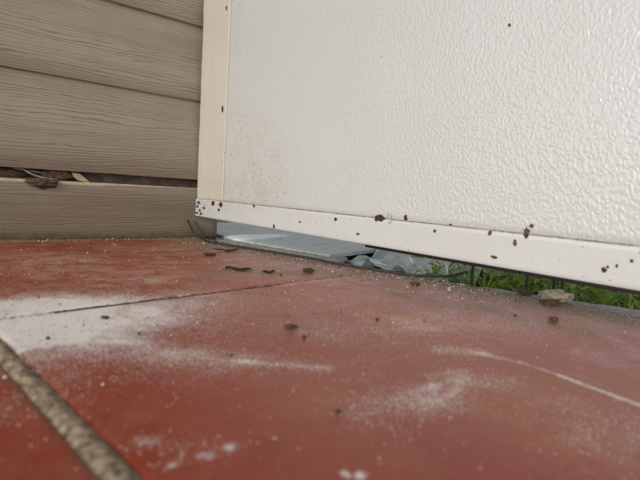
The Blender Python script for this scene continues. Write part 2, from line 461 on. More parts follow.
HAZE = [
    (-.6, -.25, .05, -.25, .30, .75), (-.30, -.50, .05, -.55, .16, .55), (-.12, -.70, .05, -.75, .13, .70), (-.17, -.87, -.05, -.95, .08, .75),
    (-.25, -.62, -.10, -.66, .06, .55), (-.29, -.79, -.20, -.81, .05, .55), (-.34, -.72, -.30, -.74, .03, .25), (-.22, -.855, -.2, -.86, .02, .4), (-.46, -.56, -.34, -.58, .07, .6),
]
def floor_fields(x, y):
    dust = np.zeros_like(x)
    for a in DUST: dust = dust + a[5]*capsule(x, y, *a[:5])
    dust = dust*np.clip(0.45+1.05*fbm2(x, y, 42, 3), 0.1, 1.4)*np.clip(0.55+0.9*fbm2(x*1.0+y*.3, y*1.0-x*.3, 150, 14), 0, 1.6)
    dust = dust + 0.30*np.clip(fbm2(x, y, 16, 9)-0.54, 0, 1)
    haze = np.zeros_like(x)
    for a in HAZE: haze = np.maximum(haze, a[5]*capsule(x, y, *a[:5]))
    haze = np.clip(haze*(-0.15+2.1*fbm2(x*1.0+y*0.5, y*1.2-x*0.4, 15, 4)) + 0.35*np.clip(fbm2(x, y, 26, 6)-0.5, 0, 1)*2, 0, 1)
    de = -((x-EDGE_A[0])*en.x + (y-EDGE_A[1])*en.y)       # distance in from the kerb
    dw = -y                                                # distance from the siding
    wv = 0.035 + 0.10*fbm2(x, y, 9, 8)
    dirt = np.exp(-(np.clip(de, 0, 9)/wv)**1.5)*1.05
    dirt = np.maximum(dirt, 0.9*np.exp(-(np.clip(dw, 0, 9)/(0.014+0.035*fbm2(x, y, 12, 2)))**1.4))
    dirt = np.maximum(dirt, 0.62*np.exp(-(np.hypot((x-0.03)/1.2, y+0.12)/0.20)**2))
    dirt = np.maximum(dirt, 0.55*capsule(x, y, -.15, -.40, .03, -.47, .075))
    dirt = np.maximum(dirt, 0.50*capsule(x, y, -.02, -.58, .02, -.78, .06)*(0.4+1.2*fbm2(x, y, 20, 17)))
    dirt = np.maximum(dirt, 0.40*capsule(x, y, -.25, -.66, -.20, -.66, .018))
    return dust, haze, dirt

def tile_mesh(i, j, step):
    u0, u1 = i*TU + GW/2, (i+1)*TU - GW/2
    v0, v1 = j*TV + GH/2, (j+1)*TV - GH/2
    us = np.unique(np.concatenate([[u0, u0+.0012, u0+.003], np.linspace(u0+.006, u1-.006, max(2, int(TU/step))), [u1-.003, u1-.0012, u1]]))
    vs = np.unique(np.concatenate([[v0, v0+.0012, v0+.003], np.linspace(v0+.006, v1-.006, max(2, int(TV/step))), [v1-.003, v1-.0012, v1]]))
    U, V = np.meshgrid(us, vs, indexing='ij')
    e = np.minimum(np.minimum(U-u0, u1-U), np.minimum(V-v0, v1-V))
    wob = 0.0016*(fbm2(U, V, 60, 13+i*3+j)-0.5)*np.clip(1-e/0.02, 0, 1)
    X, Y = TO.x + (U+wob)*ca - (V+wob)*sa, TO.y + (U+wob)*sa + (V+wob)*ca
    dust, haze, dirt = floor_fields(X, Y)
    de = -((X-EDGE_A[0])*en.x + (Y-EDGE_A[1])*en.y)
    Z = 0.0010*(fbm2(X, Y, 7, 21)-0.5) + 0.0004*(fbm2(X, Y, 45, 22)-0.5)
    Z = Z - 0.0022*np.clip(1-e/0.0042, 0, 1)**2
    Z = Z + np.clip(dirt, 0, 1)*0.0022*(fbm2(X, Y, 90, 23)) 
    nx, ny = X.shape
    v = np.stack([X.ravel(), Y.ravel(), Z.ravel()], 1)
    k = (np.arange(nx-1)[:, None]*ny + np.arange(ny-1)[None]).ravel()
    f = np.stack([k, k+ny, k+ny+1, k+1], 1)
    # skirts so that the tile has real thickness
    ring = np.concatenate([np.arange(nx)*ny, (nx-1)*ny+np.arange(1, ny), (np.arange(nx-2, -1, -1))*ny+ny-1, np.arange(ny-2, 0, -1)])
    low = v[ring].copy(); low[:, 2] = -0.012
    n0 = len(v)
    v = np.concatenate([v, low])
    idx = np.arange(len(ring)); nxt = (idx+1) % len(ring)
    sk = np.stack([ring[nxt], ring[idx], n0+idx, n0+nxt], 1)
    me = bpy.data.meshes.new('tile')
    me.from_pydata(v.tolist(), [], np.concatenate([f, sk]).tolist())
    for nm, arr in (('dust', dust), ('haze', haze), ('dirt', dirt)):
        a = me.attributes.new(nm, 'FLOAT', 'POINT')
        a.data.foreach_set('value', np.concatenate([arr.ravel(), arr.ravel()[ring]]).astype(np.float32))
    bm = bmesh.new(); bm.from_mesh(me)
    for co, no in (((EDGE_A[0], EDGE_A[1], 0), en), ((0, 0.006, 0), Vector((0, 1, 0)))):
        bmesh.ops.bisect_plane(bm, geom=bm.verts[:]+bm.edges[:]+bm.faces[:], plane_co=co, plane_no=no, clear_outer=True, dist=1e-6)
    if not bm.faces: bm.free(); return None
    bm.to_mesh(me); bm.free()
    me.polygons.foreach_set('use_smooth', [True]*len(me.polygons))
    return me

# mortar bed: one sheet, cut at the edge, raised into rough mortar along the joints
def mortar_mesh():
    bm = bmesh.new()
    def quad(pts): bm.faces.new([bm.verts.new(p) for p in pts])
    quad([(-2.6, -3.2, -0.008), (0.54, -3.2, -0.008), (0.02, 0.0, -0.008), (-2.6, 0.0, -0.008)])
    bmesh.ops.bisect_plane(bm, geom=bm.verts[:]+bm.edges[:]+bm.faces[:], plane_co=(EDGE_A[0], EDGE_A[1], 0), plane_no=en, clear_outer=True)
    def joint(u0, v0, u1, v1, step, hi, gap, bulge, mi):
        L = math.hypot(u1-u0, v1-v0); n = int(L/step); tu, tv = (u1-u0)/L, (v1-v0)/L
        prev = None
        for k in range(n+1):
            s = k/n*L
            row = []
            for q in np.linspace(-1, 1, 11):
                w = gap*0.5+0.0014
                u, v = u0+tu*s - tv*q*w, v0+tv*s + tu*q*w
                x, y = uv2xy(u, v)
                nz = mnoise.fractal(Vector((x*210, y*210, 3.1)), 1.0, 2.0, 4)*0.0011 + mnoise.noise(Vector((x*60, y*60, 0)))*0.0009
                row.append(bm.verts.new((x, y, hi + nz*(1 - 0.6*q*q) + bulge*(1-q*q))))
            if prev:
                for a in range(10):
                    f = bm.faces.new((prev[a], row[a], row[a+1], prev[a+1])); f.material_index = mi
            prev = row
    joint(0, -0.42, 0, 0.0, 0.0010, -0.0022, GW, 0.0034, 0)
    joint(0, 0.0, 0.055, 0.0, 0.0012, -0.0012, GH, 0.0014, 3)
    joint(0.055, 0.0, 0.31, 0.0, 0.0012, -0.0020, GH, 0.0020, 1)
    joint(0.31, 0.0, 0.56, 0.0, 0.0018, -0.0007, GH, 0.0012, 2)
    joint(0, 0.0, 0, 0.5, 0.006, -0.0025, GW, 0.0018, 0)
    joint(-1.6, 0.0, 0, 0.0, 0.006, -0.0025, GH, 0.0018, 1)
    joint(-1.6, -TV, 0.68, -TV, 0.006, -0.0025, GH, 0.0018, 1)
    joint(0, -1.6, 0, -0.43, 0.006, -0.0025, GW, 0.0018, 0)
    joint(-TU, -1.6, -TU, 0.5, 0.006, -0.0025, GW, 0.0018, 0)
    me = bpy.data.meshes.new('floor'); bm.to_mesh(me); bm.free()
    me.polygons.foreach_set('use_smooth', [True]*len(me.polygons))
    return me
floor = tag(obj('floor', mortar_mesh(), M_GROUT), kind='structure')
floor.data.materials.append(mat_simple('dark_mortar', (0.03, 0.021, 0.015), (0.19, 0.135, 0.09), 230, 0.95, 0.9))
floor.data.materials.append(mat_simple('dusty_fill', (0.22, 0.125, 0.09), (0.34, 0.22, 0.165), 120, 0.95, 0.9))
floor.data.materials.append(mat_simple('powdered_mortar', (0.22, 0.17, 0.13), (0.72, 0.67, 0.62), 230, 0.95, 0.9))
for i in range(-3, 2):
    for j in range(-5, 1):
        near = (i, j) in ((0, 0), (0, -1), (-1, -1))
        step = 0.0024 if (i, j) == (0, -1) else 0.003 if near else 0.05
        me = tile_mesh(i, j, step)
        if me: obj('tile', me, M_TILE, floor)

# porch slab under the tiles and the kerb strip along its edge
A, B = Vector(EDGE_A), Vector(EDGE_B)
e2, n2d = Vector((ed.x, ed.y)), Vector((en.x, en.y))
def kerb_width(y): return 0.020 + max(0.0, (-0.608 - y))*0.235 + 0.075*min(1.0, max(0.0, (y+0.36)/0.04))
def edge_at(y):
    return EDGE_A[0] + (y-EDGE_A[1])*(EDGE_B[0]-EDGE_A[0])/(EDGE_B[1]-EDGE_A[1])
def kerb_bm():
    bm = bmesh.new(); prev = None
    for y in np.linspace(-0.025, -2.6, 260):
        x0, w = edge_at(y)+0.0012, kerb_width(max(y, -1.2))
        row = []
        for q in np.linspace(0, 1, 8):
            x = x0 + w*q
            dz = 0.0022*mnoise.fractal(Vector((x*60, y*60, 1)), 1, 2, 4) - (0.003 if q > 0.99 else 0)
            row.append(bm.verts.new((x + (0.002*mnoise.noise(Vector((y*50, 3, 1))) if q > 0.99 else 0), y, -0.0015+dz)))
        row.append(bm.verts.new((x0+w+0.003, y, -0.09)))
        if prev:
            for c in range(len(row)-1): bm.faces.new((prev[c], row[c], row[c+1], prev[c+1]))
        prev = row
    bmesh.ops.recalc_face_normals(bm, faces=bm.faces)
    return bm
kerb = tag(smooth(obj('kerb', kerb_bm(), M_KERB)), kind='structure')

# unseen roof added to block overhead light, open in front and on both sides
tag(obj('blocker_roof', box_bm(-3.0, 0.06, -2.8, 0.12, 2.56, 2.66, 0.004), mat_simple('blocker_roof_paint', (0.62, 0.60, 0.55), (0.70, 0.68, 0.63), 4, 0.7)), kind='structure')

# ------------------------------------------------------------------ siding wall
wall = tag(empty('siding_wall', (0, 0, 0)), 'taupe wood grain lap siding wall with an open gap above its lowest board', 'wall')
def board(z0, z1, yb, yt, x0, x1, bare=False, seed=0):
    """lap board: butt at the bottom stands proud, face leans back; profile swept along x with slight waviness"""
    xs = np.linspace(x0, x1, 90)
    th = 0.008
    bm = bmesh.new(); prev = None
    for x in xs:
        w = 0.0007*mnoise.noise(Vector((x*5, seed*7.1, 0))) + 0.0004*mnoise.noise(Vector((x*40, seed*3.3, 5)))
        prof = [(yb+th, z0+w), (yb+0.0012, z0+w), (yb, z0+0.0012+w)]
        for k in (0.25, 0.5, 0.75): prof.append((yb+(yt-yb)*k, z0+(z1-z0)*k))
        if bare:
            c = 0.0058 + 0.0016*mnoise.noise(Vector((x*28, 2.2, 1))) + 0.0012*mnoise.noise(Vector((x*9, 4.2, 1)))
            c *= max(0.22, min(1, (0.03-x)/0.26))
            prof += [(yt, z1-c), (yt+0.0045, z1+w), (yt+th+0.004, z1+w)]
        else:
            prof += [(yt, z1)]
        row = [bm.verts.new((x, y, z)) for y, z in prof]
        if prev:
            for a in range(len(row)-1):
                f = bm.faces.new((prev[a], row[a], row[a+1], prev[a+1]))
                if bare and a >= len(row)-3: f.material_index = 1
        prev = row
    # closing end cap
    bm.faces.new(prev)
    bmesh.ops.recalc_face_normals(bm, faces=bm.faces)
    o = obj('siding_board', bm, M_SIDE, wall)
    if bare: o.data.materials.append(M_BARE)
    return smooth(o)
XL, XE = -0.95, 0.050
b0 = board(0.001, 0.1075, 0.0, 0.0035, XL, XE, True, 1)
b0['label'] = 'lowest siding board with a pale bare broken top edge'
tops = [0.1255, 0.291, 0.445, 0.605, 0.765, 0.925, 1.085, 1.245, 1.405, 1.565, 1.725, 1.885, 2.045, 2.205, 2.365, 2.525]
for k in range(len(tops)-1):
    yb = min(0.002 + 0.0035*k, 0.013)
    board(tops[k], tops[k+1]+0.012, yb, yb+0.0115, XL, 0.040, False, k+2)
obj('sheathing', box_bm(XL, 0.046, 0.027, 0.06, 0.0, 2.55, 0.002), M_BACK, wall)
# return of the wall round the corner, beyond the panel
obj('corner_trim', box_bm(0.0465, 0.058, 0.010, 0.5, -0.06, 0.62, 0.002), M_SIDE, wall)

# ------------------------------------------------------------------ white panel
PY1, PY0, PZ0, PZ1 = 0.0, -0.875, 0.0480, 2.05
panel = tag(empty('white_panel', (0, 0, PZ0)), 'white embossed metal panel hanging just above the red tiles, rusty chips along its bottom rail', 'panel')
GR = [(-.26, .135, -.20, .125, .045, 1.1), (-.32, .10, -.15, .095, .02, .8), (-.30, .17, -.17, .20, .06, .6), (-.10, .1, -.02, .3, .05, .20), (-.06, .055, -.01, .07, .03, .75), (-.13, .09, -.09, .09, .02, .5), (-.20, .30, -.17, .40, .07, .15), (-.13, .10, -.12, .62, .10, .42)]  # splashed grime; the last, tall band paints warm wall bounce
def sheet(name, y0, y1, z0, z1, x, step, mat, depth=0.010, bev=0.0012, ragged=0.0):
    ys = np.unique(np.concatenate([np.linspace(y0, y1, max(2, int((y1-y0)/step))), [y0+bev, y1-bev]]))
    zs = np.unique(np.concatenate([np.linspace(z0, min(z1, 0.65), max(2, int((min(z1, 0.65)-z0)/step))), np.linspace(min(z1, 0.65), z1, 4), [z0+bev, z1-bev]]))
    Y, Z = np.meshgrid(ys, zs, indexing='ij')
    g = np.zeros_like(Y)
    for a in GR: g = g + a[5]*capsule(Y, Z, *a[:5])
    X = x + 0.0009*(fbm2(Y, Z, 4, 31)-0.5) + 0.0003*(fbm2(Y, Z, 16, 32)-0.5)
    e = np.minimum(np.minimum(Y-y0, y1-Y), np.minimum(Z-z0, z1-Z))
    X = X + np.clip(1-e/bev, 0, 1)**2*bev
    if ragged:
        k = np.clip(1-(y1-Y)/0.008, 0, 1)
        Y = Y + k*ragged*(fbm2(Z, Z*0, 55, 33)-0.5)*2
    ny, nz = Y.shape
    v = np.stack([X.ravel(), Y.ravel()-0, Z.ravel()-PZ0], 1)
    q = (np.arange(ny-1)[:, None]*nz + np.arange(nz-1)[None]).ravel()
    f = np.stack([q, q+1, q+nz+1, q+nz], 1)
    ring = np.concatenate([np.arange(ny)*nz, (ny-1)*nz+np.arange(1, nz), (np.arange(ny-2, -1, -1))*nz+nz-1, np.arange(nz-2, 0, -1)])
    low = v[ring].copy(); low[:, 0] = x+depth
    n0 = len(v); v = np.concatenate([v, low])
    idx = np.arange(len(ring)); nxt = (idx+1) % len(ring)
    sk = np.stack([ring[idx], ring[nxt], n0+nxt, n0+idx], 1)
    faces = np.concatenate([f, sk]).tolist() + [list(range(n0, n0+len(ring)))]
    me = bpy.data.meshes.new(name)
    me.from_pydata(v.tolist(), [], faces)
    a = me.attributes.new('grime_bounce', 'FLOAT', 'POINT')
    a.data.foreach_set('value', np.concatenate([g.ravel(), np.zeros(len(ring))]).astype(np.float32))
    me.polygons.foreach_set('use_smooth', [True]*len(f) + [False]*(len(faces)-len(f)))
    return obj(name, me, mat, panel)
SX = 0.0014
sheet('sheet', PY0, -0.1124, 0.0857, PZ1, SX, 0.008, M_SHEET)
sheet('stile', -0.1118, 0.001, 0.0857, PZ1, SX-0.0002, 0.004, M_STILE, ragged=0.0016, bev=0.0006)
sheet('bottom_rail', PY0, 0.004, PZ0, 0.0855, 0.0, 0.004, M_TRIM, ragged=0.0016, bev=0.0009)
# thin rib on the stile, near its outer edge
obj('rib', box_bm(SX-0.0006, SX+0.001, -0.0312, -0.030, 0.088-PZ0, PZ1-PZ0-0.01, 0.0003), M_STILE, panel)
# brown dirt caught in the crease over the bottom rail
def crease_bm():
    bm = bmesh.new(); y = -0.115
    while y > PY0:
        L = random.uniform(0.004, 0.022)
        if random.random() < 0.85:
            hz = random.uniform(0.0004, 0.0011)
            add_box(bm, -0.0006, SX+0.0010, y-L, y, 0.0857-PZ0, 0.0857-PZ0+hz)
        y -= L + random.uniform(0.0, 0.010)
    return bm
tag(obj('crease_dirt', crease_bm(), mat_simple('crease_rust', (0.20, 0.13, 0.07), (0.42, 0.33, 0.22), 200, 0.95), panel), kind='stuff')
M_BODY = mat_simple('panel_core', (0.30, 0.29, 0.27), (0.40, 0.39, 0.36), 30, 0.7)
obj('core', box_bm(0.0115, 0.017, PY0+0.002, 0.003, 0.006, PZ1-PZ0-0.01, 0.001), M_BODY, panel)

obj('edge_seal', box_bm(0.0175, 0.0235, PY0+0.01, -0.495, 0.0420-PZ0, 0.03, 0.001), M_BLACK, panel)

def flake_bm(w, h, seed, n=14, d=0.0007, jag=0.32):
    """irregular flake standing a little off the plane x = 0, facing -x"""
    r_ = random.Random(seed)
    bm = bmesh.new()
    rad = [1 + r_.uniform(-jag, jag*0.6) for _ in range(n)]
    out, inn = [], []
    for k in range(n):
        a = 2*math.pi*k/n
        y, z = math.cos(a)*rad[k]*w/2, math.sin(a)*rad[k]*h/2
        out.append(bm.verts.new((0.0004, y, z)))
        inn.append(bm.verts.new((-d*r_.uniform(0.5, 1.2), y*0.78, z*0.78)))
    c = bm.verts.new((-d*0.4, 0, 0))
    for k in range(n):
        q = (k+1) % n
        bm.faces.new((out[q], out[k], inn[k], inn[q]))
        bm.faces.new((inn[q], inn[k], c))
    bmesh.ops.recalc_face_normals(bm, faces=bm.faces)
    return bm
def chip(y, z, w, h, seed, mat=None, name='rust_chip', label=None, lift=0.0):
    x = (0.0 if z < 0.0855 else SX) - 0.0006 - lift
    o = obj(name, flake_bm(w, h, seed), mat or M_CHIP, panel, (x, y, z-PZ0))
    if label: o['label'] = label
    return o
chip(-.5365, .0862, .0225, .0088, 3, label='largest dark rust chip on the crease', lift=0.0012)
chip(-.5300, .0832, .0060, .0050, 4, lift=0.0004)
chip(-.5783, .0894, .0060, .0075, 5)
chip(-.7352, .0868, .0062, .0130, 8, M_CLOD, label='tall dark hooked flake standing on the crease', lift=0.0012)
chip(-.7395, .0945, .0048, .0042, 9, M_CLOD, lift=0.0008)
chip(-.6955, .0827, .0048, .0056, 10, M_CHIP2); chip(-.7244, .0755, .0042, .0078, 11, M_CHIP2)
chip(-.7028, .0580, .0084, .0042, 12, M_CHIP2); chip(-.8094, .0614, .0052, .0050, 14, label='reddish rust chip low on the rail')
chip(-.8120, .0646, .0026, .0026, 15, M_CHIP2); chip(-.8193, .0666, .0022, .0042, 16, M_CHIP2)
chip(-.8302, .0726, .0030, .0030, 17); chip(-.6249, .0778, .0040, .0048, 18, M_CHIP2); chip(-.6448, .0872, .0045, .0024, 19)
chip(-.4500, .0772, .0060, .0054, 20); chip(-.0756, .0790, .0150, .0118, 21); chip(-.1085, .0792, .0150, .0120, 22)
chip(-.1019, .0675, .0105, .0072, 23, M_CHIP2); chip(-.0370, .0674, .0110, .0058, 24, M_CHIP2)
chip(-.0120, .0770, .0150, .0080, 25, M_CHIP2); chip(-.0060, .0690, .0130, .0060, 26, M_CHIP2); chip(-.0180, .0610, .0120, .0050, 27, M_CHIP2)
chip(-.0053, .0550, .0130, .0058, 28); chip(-.0242, .0545, .0110, .0056, 29); chip(-.2300, .0833, .0085, .0046, 30, M_CHIP2)
chip(-.2958, .0530, .0050, .0085, 31); chip(-.0977, .2654, .0080, .0120, 32, label='lone dark nick half way up the stile', lift=0.0002)
chip(-.0977, .4557, .0050, .0090, 33, M_CHIP2); chip(-.3664, .0662, .0050, .0032, 34, M_CHIP2); chip(-.4976, .0609, .0060, .0036, 35, M_CHIP2)
chip(-.6947, .2962, .0032, .0034, 36, M_CHIP2)
# wisp of wire beside the largest chip
obj('wire_curl', tube_bm([(-0.0012, -.549, .0395), (-0.004, -.553, .0448), (-0.005, -.558, .0445), (-0.004, -.5595, .0395), (-0.0025, -.556, .0340), (-0.0012, -.553, .0320)], 0.00035, 5), M_TWIG, panel)
# fine specks thrown up the panel
def specks_bm():
    bm = bmesh.new(); r_ = random.Random(5)
    for k in range(300):
        u = r_.random()
        if u < 0.34: y, z = r_.gauss(-.235, .045), r_.gauss(.128, .024)
        elif u < 0.56: y, z = r_.uniform(PY0, -.005), r_.uniform(.050, .0845)
        elif u < 0.82: y, z = r_.gauss(-.02, .018), r_.uniform(.05, .085)
        else: y, z = r_.uniform(-.9, -.12), r_.uniform(.09, .50)
        if z < PZ0+0.002 or .0845 < z < .0875 or y > 0: continue
        s = r_.uniform(.0004, .0011)*(1.35 if u > .72 and u < .82 else 1)
        x = (0.0 if z < 0.0855 else SX) + 0.0002
        n = 5; vs = []
        for q in range(n):
            a = 2*math.pi*q/n + r_.random()
            vs.append(bm.verts.new((x, y+math.cos(a)*s*r_.uniform(.6, 1.3), z-PZ0+math.sin(a)*s*r_.uniform(.6, 1.6))))
        c = bm.verts.new((x-0.0009, y, z-PZ0))
        for q in range(n): bm.faces.new((vs[(q+1) % n], vs[q], c))
    bmesh.ops.recalc_face_normals(bm, faces=bm.faces)
    return bm
tag(obj('dirt_specks', specks_bm(), M_CHIP2, panel), kind='stuff')

# ------------------------------------------------------------------ black wire fence on the outer side of the kerb
fence = tag(empty('wire_fence', (0.114, -0.606, 0)), 'black wire fence with thin pickets on the kerb behind the white panel', 'fence')
fence.rotation_euler = (0, 0, math.atan2(-0.9024, 0.4309))
obj('rail', box_bm(-0.10, 1.0, -0.004, 0.004, 0.60, 0.615, 0.001), M_BLACK, fence)
pk = None
for q in [0.002, 0.071, 0.103, 0.1125, 0.27, 0.37, 0.47, 0.57, 0.67, 0.77, 0.87, 0.97]:
    if pk is None:
        pk = obj('picket', tube_bm([(0, 0, -0.05), (0, 0, 0.3), (0, 0, 0.60)], 0.0021, 6, samples=2), M_BLACK, fence, (q, 0, 0))
    else:
        c = pk.copy(); COL.objects.link(c); c.parent = fence; c.location = (q, 0, 0)

# ------------------------------------------------------------------ in the gap of the siding
def prism_bm(pts, y0, y1):
    bm = bmesh.new()
    a = [bm.verts.new((x, y0 + 0.0015*math.sin(x*700+z*300), z)) for x, z in pts]
    b = [bm.verts.new((x, y1, z)) for x, z in pts]
    bm.faces.new(a); bm.faces.new(b[::-1])
    for k in range(len(pts)):
        q = (k+1) % len(pts)
        bm.faces.new((a[k], a[q], b[q], b[k]))
    bmesh.ops.recalc_face_normals(bm, faces=bm.faces)
    bmesh.ops.bevel(bm, geom=list(bm.edges), offset=0.0005, segments=1, affect='EDGES')
    return bm
tag(obj('siding_shard', prism_bm([(-.244, .1235), (-.2290, .1225), (-.2200, .1150), (-.2120, .1085), (-.222, .1078), (-.232, .1098), (-.2385, .1150), (-.2415, .1205)], 0.010, 0.014), M_SHARD),
    'pointed cream shard wedged in the siding gap', 'shard')
tag(smooth(obj('bark_fragment', lump_bm(.026, .007, .010, 3, 3, .6, 2.2), M_BARK, None, (-.262, .019, .108))), 'reddish torn bark fragment left of the cream shard in the siding gap', 'bark')
nest = lump_bm(.020, .009, .017, 8, 4, .5, 2.6)
for v in nest.verts:
    v.co.z = -v.co.z*0.52
    v.co.x *= 1.0 + 0.35*max(0, 1+v.co.z/0.02)
tag(smooth(obj('mud_clump', nest, M_NEST, None, (-.2915, .0040, .1105))), 'brown clump of mud hanging over the edge of the lowest board', 'mud')
tag(smooth(obj('curved_twig', tube_bm([(-.334, .012, .1245), (-.321, .008, .1235), (-.309, .004, .1165), (-.292, .001, .1112), (-.277, .001, .1095), (-.268, .004, .1085)], [.0012, .0016, .0017, .0018, .0016, .0010], 7), M_TWIG)),
    'pale curved strip bending through the siding gap over the mud clump', 'twig')
tag(smooth(obj('brown_leaf_wad', lump_bm(.042, .008, .0085, 12, 3, .5, 2.0), M_LEAF, None, (-.352, .016, .1055))), 'dark brown wad of rotten leaves at the end of the siding gap', 'leaves')
tag(smooth(obj('grey_sliver', tube_bm([(-.330, .020, .122), (-.30, .019, .1205), (-.272, .018, .117)], [.001, .0024, .0012], 6), M_KERB)), 'thin grey sliver behind the curved strip in the siding gap', 'splinter')

# ------------------------------------------------------------------ beyond the porch edge
pl_dir = Vector((0.172, 0.044)).normalized()
pl_ang = math.atan2(pl_dir.y, pl_dir.x)
def plank_mesh():
    # local x = length, y = width; corner (0, 0) is the near right corner by the porch edge
    L, W = 0.95, 0.62
    xs, ys = np.linspace(0, L, 60), np.linspace(0, W, 40)
    X, Y = np.meshgrid(xs, ys, indexing='ij')
    start = np.maximum(0.09*Y, np.where(Y > 0.285, (0.255*Y-0.040)/0.97, 0))
    Xs = X + start*np.clip(1-X/0.5, 0, 1)       # near end cut on the slant of the porch edge
    Z = 0.0008*(fbm2(X, Y, 9, 41)-0.5)
    e = np.minimum(np.minimum(X, L-X), np.minimum(Y, W-Y)); Z = Z - 0.002*np.clip(1-e/0.011, 0, 1)**2
    g = np.exp(-((Y-0.27)/0.040)**2 - ((X-0.03)/0.16)**2)*1.3
    nx, ny = X.shape
    v = np.stack([Xs.ravel(), Y.ravel(), Z.ravel()], 1)
    k = (np.arange(nx-1)[:, None]*ny + np.arange(ny-1)[None]).ravel()
    f = np.stack([k, k+ny, k+ny+1, k+1], 1)
    ring = np.concatenate([np.arange(nx)*ny, (nx-1)*ny+np.arange(1, ny), (np.arange(nx-2, -1, -1))*ny+ny-1, np.arange(ny-2, 0, -1)])
    low = v[ring].copy(); low[:, 2] -= 0.007
    n0 = len(v); v = np.concatenate([v, low]); idx = np.arange(len(ring)); nxt = (idx+1) % len(ring)
    sk = np.stack([ring[nxt], ring[idx], n0+idx, n0+nxt], 1)
    me = bpy.data.meshes.new('timber_plank')
    me.from_pydata(v.tolist(), [], np.concatenate([f, sk]).tolist())
    a = me.attributes.new('painted_reflection', 'FLOAT', 'POINT')
    a.data.foreach_set('value', np.concatenate([g.ravel(), np.zeros(len(ring))]).astype(np.float32))
    return me
pl = tag(obj('timber_plank', plank_mesh(), M_PLANK), 'grey blue grained plank lying on the ground beyond the panel, at the wall corner', 'plank')
pl.location = (0.112, -0.316, 0.0050)
pl.rotation_euler = (0, 0, pl_ang)

tag(smooth(obj('black_cable', tube_bm([(-.0215, -.006, .040), (-.0140, -.008, .024), (-.006, -.014, .0085), (-.007, -.055, .0035), (-.0145, -.110, .0035), (.006, -.190, .0035), (.027, -.279, .0040), (.042, -.3456, .0040), (.050, -.410, .0035), (.069, -.490, .0040), (.082, -.530, .0040), (.098, -.552, .0050), (.114, -.565, .0060), (.128, -.573, .0085), (.142, -.582, .0140)], 0.0021, 8), M_CABLE)),
    'thin black cable running from the siding along the edge of the tiles', 'cable')
tag(smooth(obj('short_cable', tube_bm([(-.0040, -.006, .037), (.002, -.012, .024), (.010, -.022, .012), (.010, -.060, .0045), (-.004, -.105, .0045)], 0.0017, 7), M_CABLE)),
    'short black cable end hanging at the bottom left corner of the panel', 'cable')

# crumpled cloudy plastic
def plastic_bm():
    bm = bmesh.new(); n = 44
    g = [[None]*n for _ in range(n)]
    for a in range(n):
        for b in range(n):
            u, v = a/(n-1), b/(n-1)
            x, y = 0.125 + 0.30*u + 0.05*v, -0.310 - 0.25*v + 0.05*u
            r_ = mnoise.fractal(Vector((u*3.2, v*3.8, 2.2)), 1, 2, 3)
            z = -0.018 + 0.045*abs(r_) + 0.018*math.sin(3.1*v)*u
            g[a][b] = bm.verts.new((x + 0.012*mnoise.noise(Vector((u*6, v*6, 9))), y, z))
    for a in range(n-1):
        for b in range(n-1): bm.faces.new((g[a][b], g[a+1][b], g[a+1][b+1], g[a][b+1]))
    return bm
tag(smooth(obj('plastic_sheet', plastic_bm(), M_PLASTIC)), 'crumpled cloudy grey plastic sheet on the ground between the plank and the grass', 'plastic sheet')
for k, (pts, lab) in enumerate((
    ([(.15, -.545, -.02), (.152, -.540, .012), (.158, -.528, .040), (.17, -.515, .062)], 'bleached stalk rising in front of the plastic sheet, nearest the grass'),
    ([(.17, -.50, -.03), (.168, -.50, .010), (.160, -.502, .035), (.15, -.51, .06)], 'bleached stalk leaning the other way before the plastic sheet'),
    ([(.16, -.46, -.02), (.18, -.44, .015), (.21, -.41, .028), (.25, -.38, .022)], 'bleached stalk arching low over the plastic sheet'))):
    tag(smooth(obj('dry_stalk', tube_bm(pts, [.0024, .0026, .0022, .0012], 6), M_STALK)), lab, 'stalk', 'dry stalks under the panel')

def grass_mesh(n, seed, x0, x1, y0, y1, hmin, hmax, wid):
    r2 = np.random.default_rng(seed)
    x, y = r2.uniform(x0, x1, n), r2.uniform(y0, y1, n)
    de = (x-EDGE_A[0])*en.x + (y-EDGE_A[1])*en.y
    kx = np.array([edge_at(q)+kerb_width(q) for q in y])
    keep = (x > kx+0.006) & ~((y > -0.52+0.35*(x-.15)) & (x < 0.8))
    x, y = x[keep], y[keep]; n = len(x)
    z = -0.062 + 0.0*x
    h, w = r2.uniform(hmin, hmax, n), r2.uniform(0.6, 1.3, n)*wid
    a, lean = r2.uniform(0, 2*np.pi, n), r2.uniform(0.25, 1.1, n)*h
    dx, dy = np.cos(a), np.sin(a)
    V = np.zeros((n, 7, 3))
    for i, s in enumerate((0, .45, .8)):
        ww = w*(1, .85, .5)[i]/2
        px, py, pz = x+dx*lean*s*s, y+dy*lean*s*s, z+h*(s-0.18*s*s)
        V[:, 2*i] = np.stack([px-dy*ww, py+dx*ww, pz], 1)
        V[:, 2*i+1] = np.stack([px+dy*ww, py-dx*ww, pz], 1)
    V[:, 6] = np.stack([x+dx*lean, y+dy*lean, z+h*0.82], 1)
    b = np.arange(n)[:, None]*7
    q = np.concatenate([b+[[0, 1, 3, 2]], b+[[2, 3, 5, 4]]])
    tri = b+[[4, 5, 6]]
    me = bpy.data.meshes.new('grass')
    me.from_pydata(V.reshape(-1, 3).tolist(), [], q.tolist()+tri.tolist())
    return me
tag(obj('grass', grass_mesh(42000, 3, 0.1, 1.7, -1.7, 0.4, .035, .10, .0042), M_GRASS), 'green grass growing along the porch edge behind the panel', 'grass', kind='stuff')
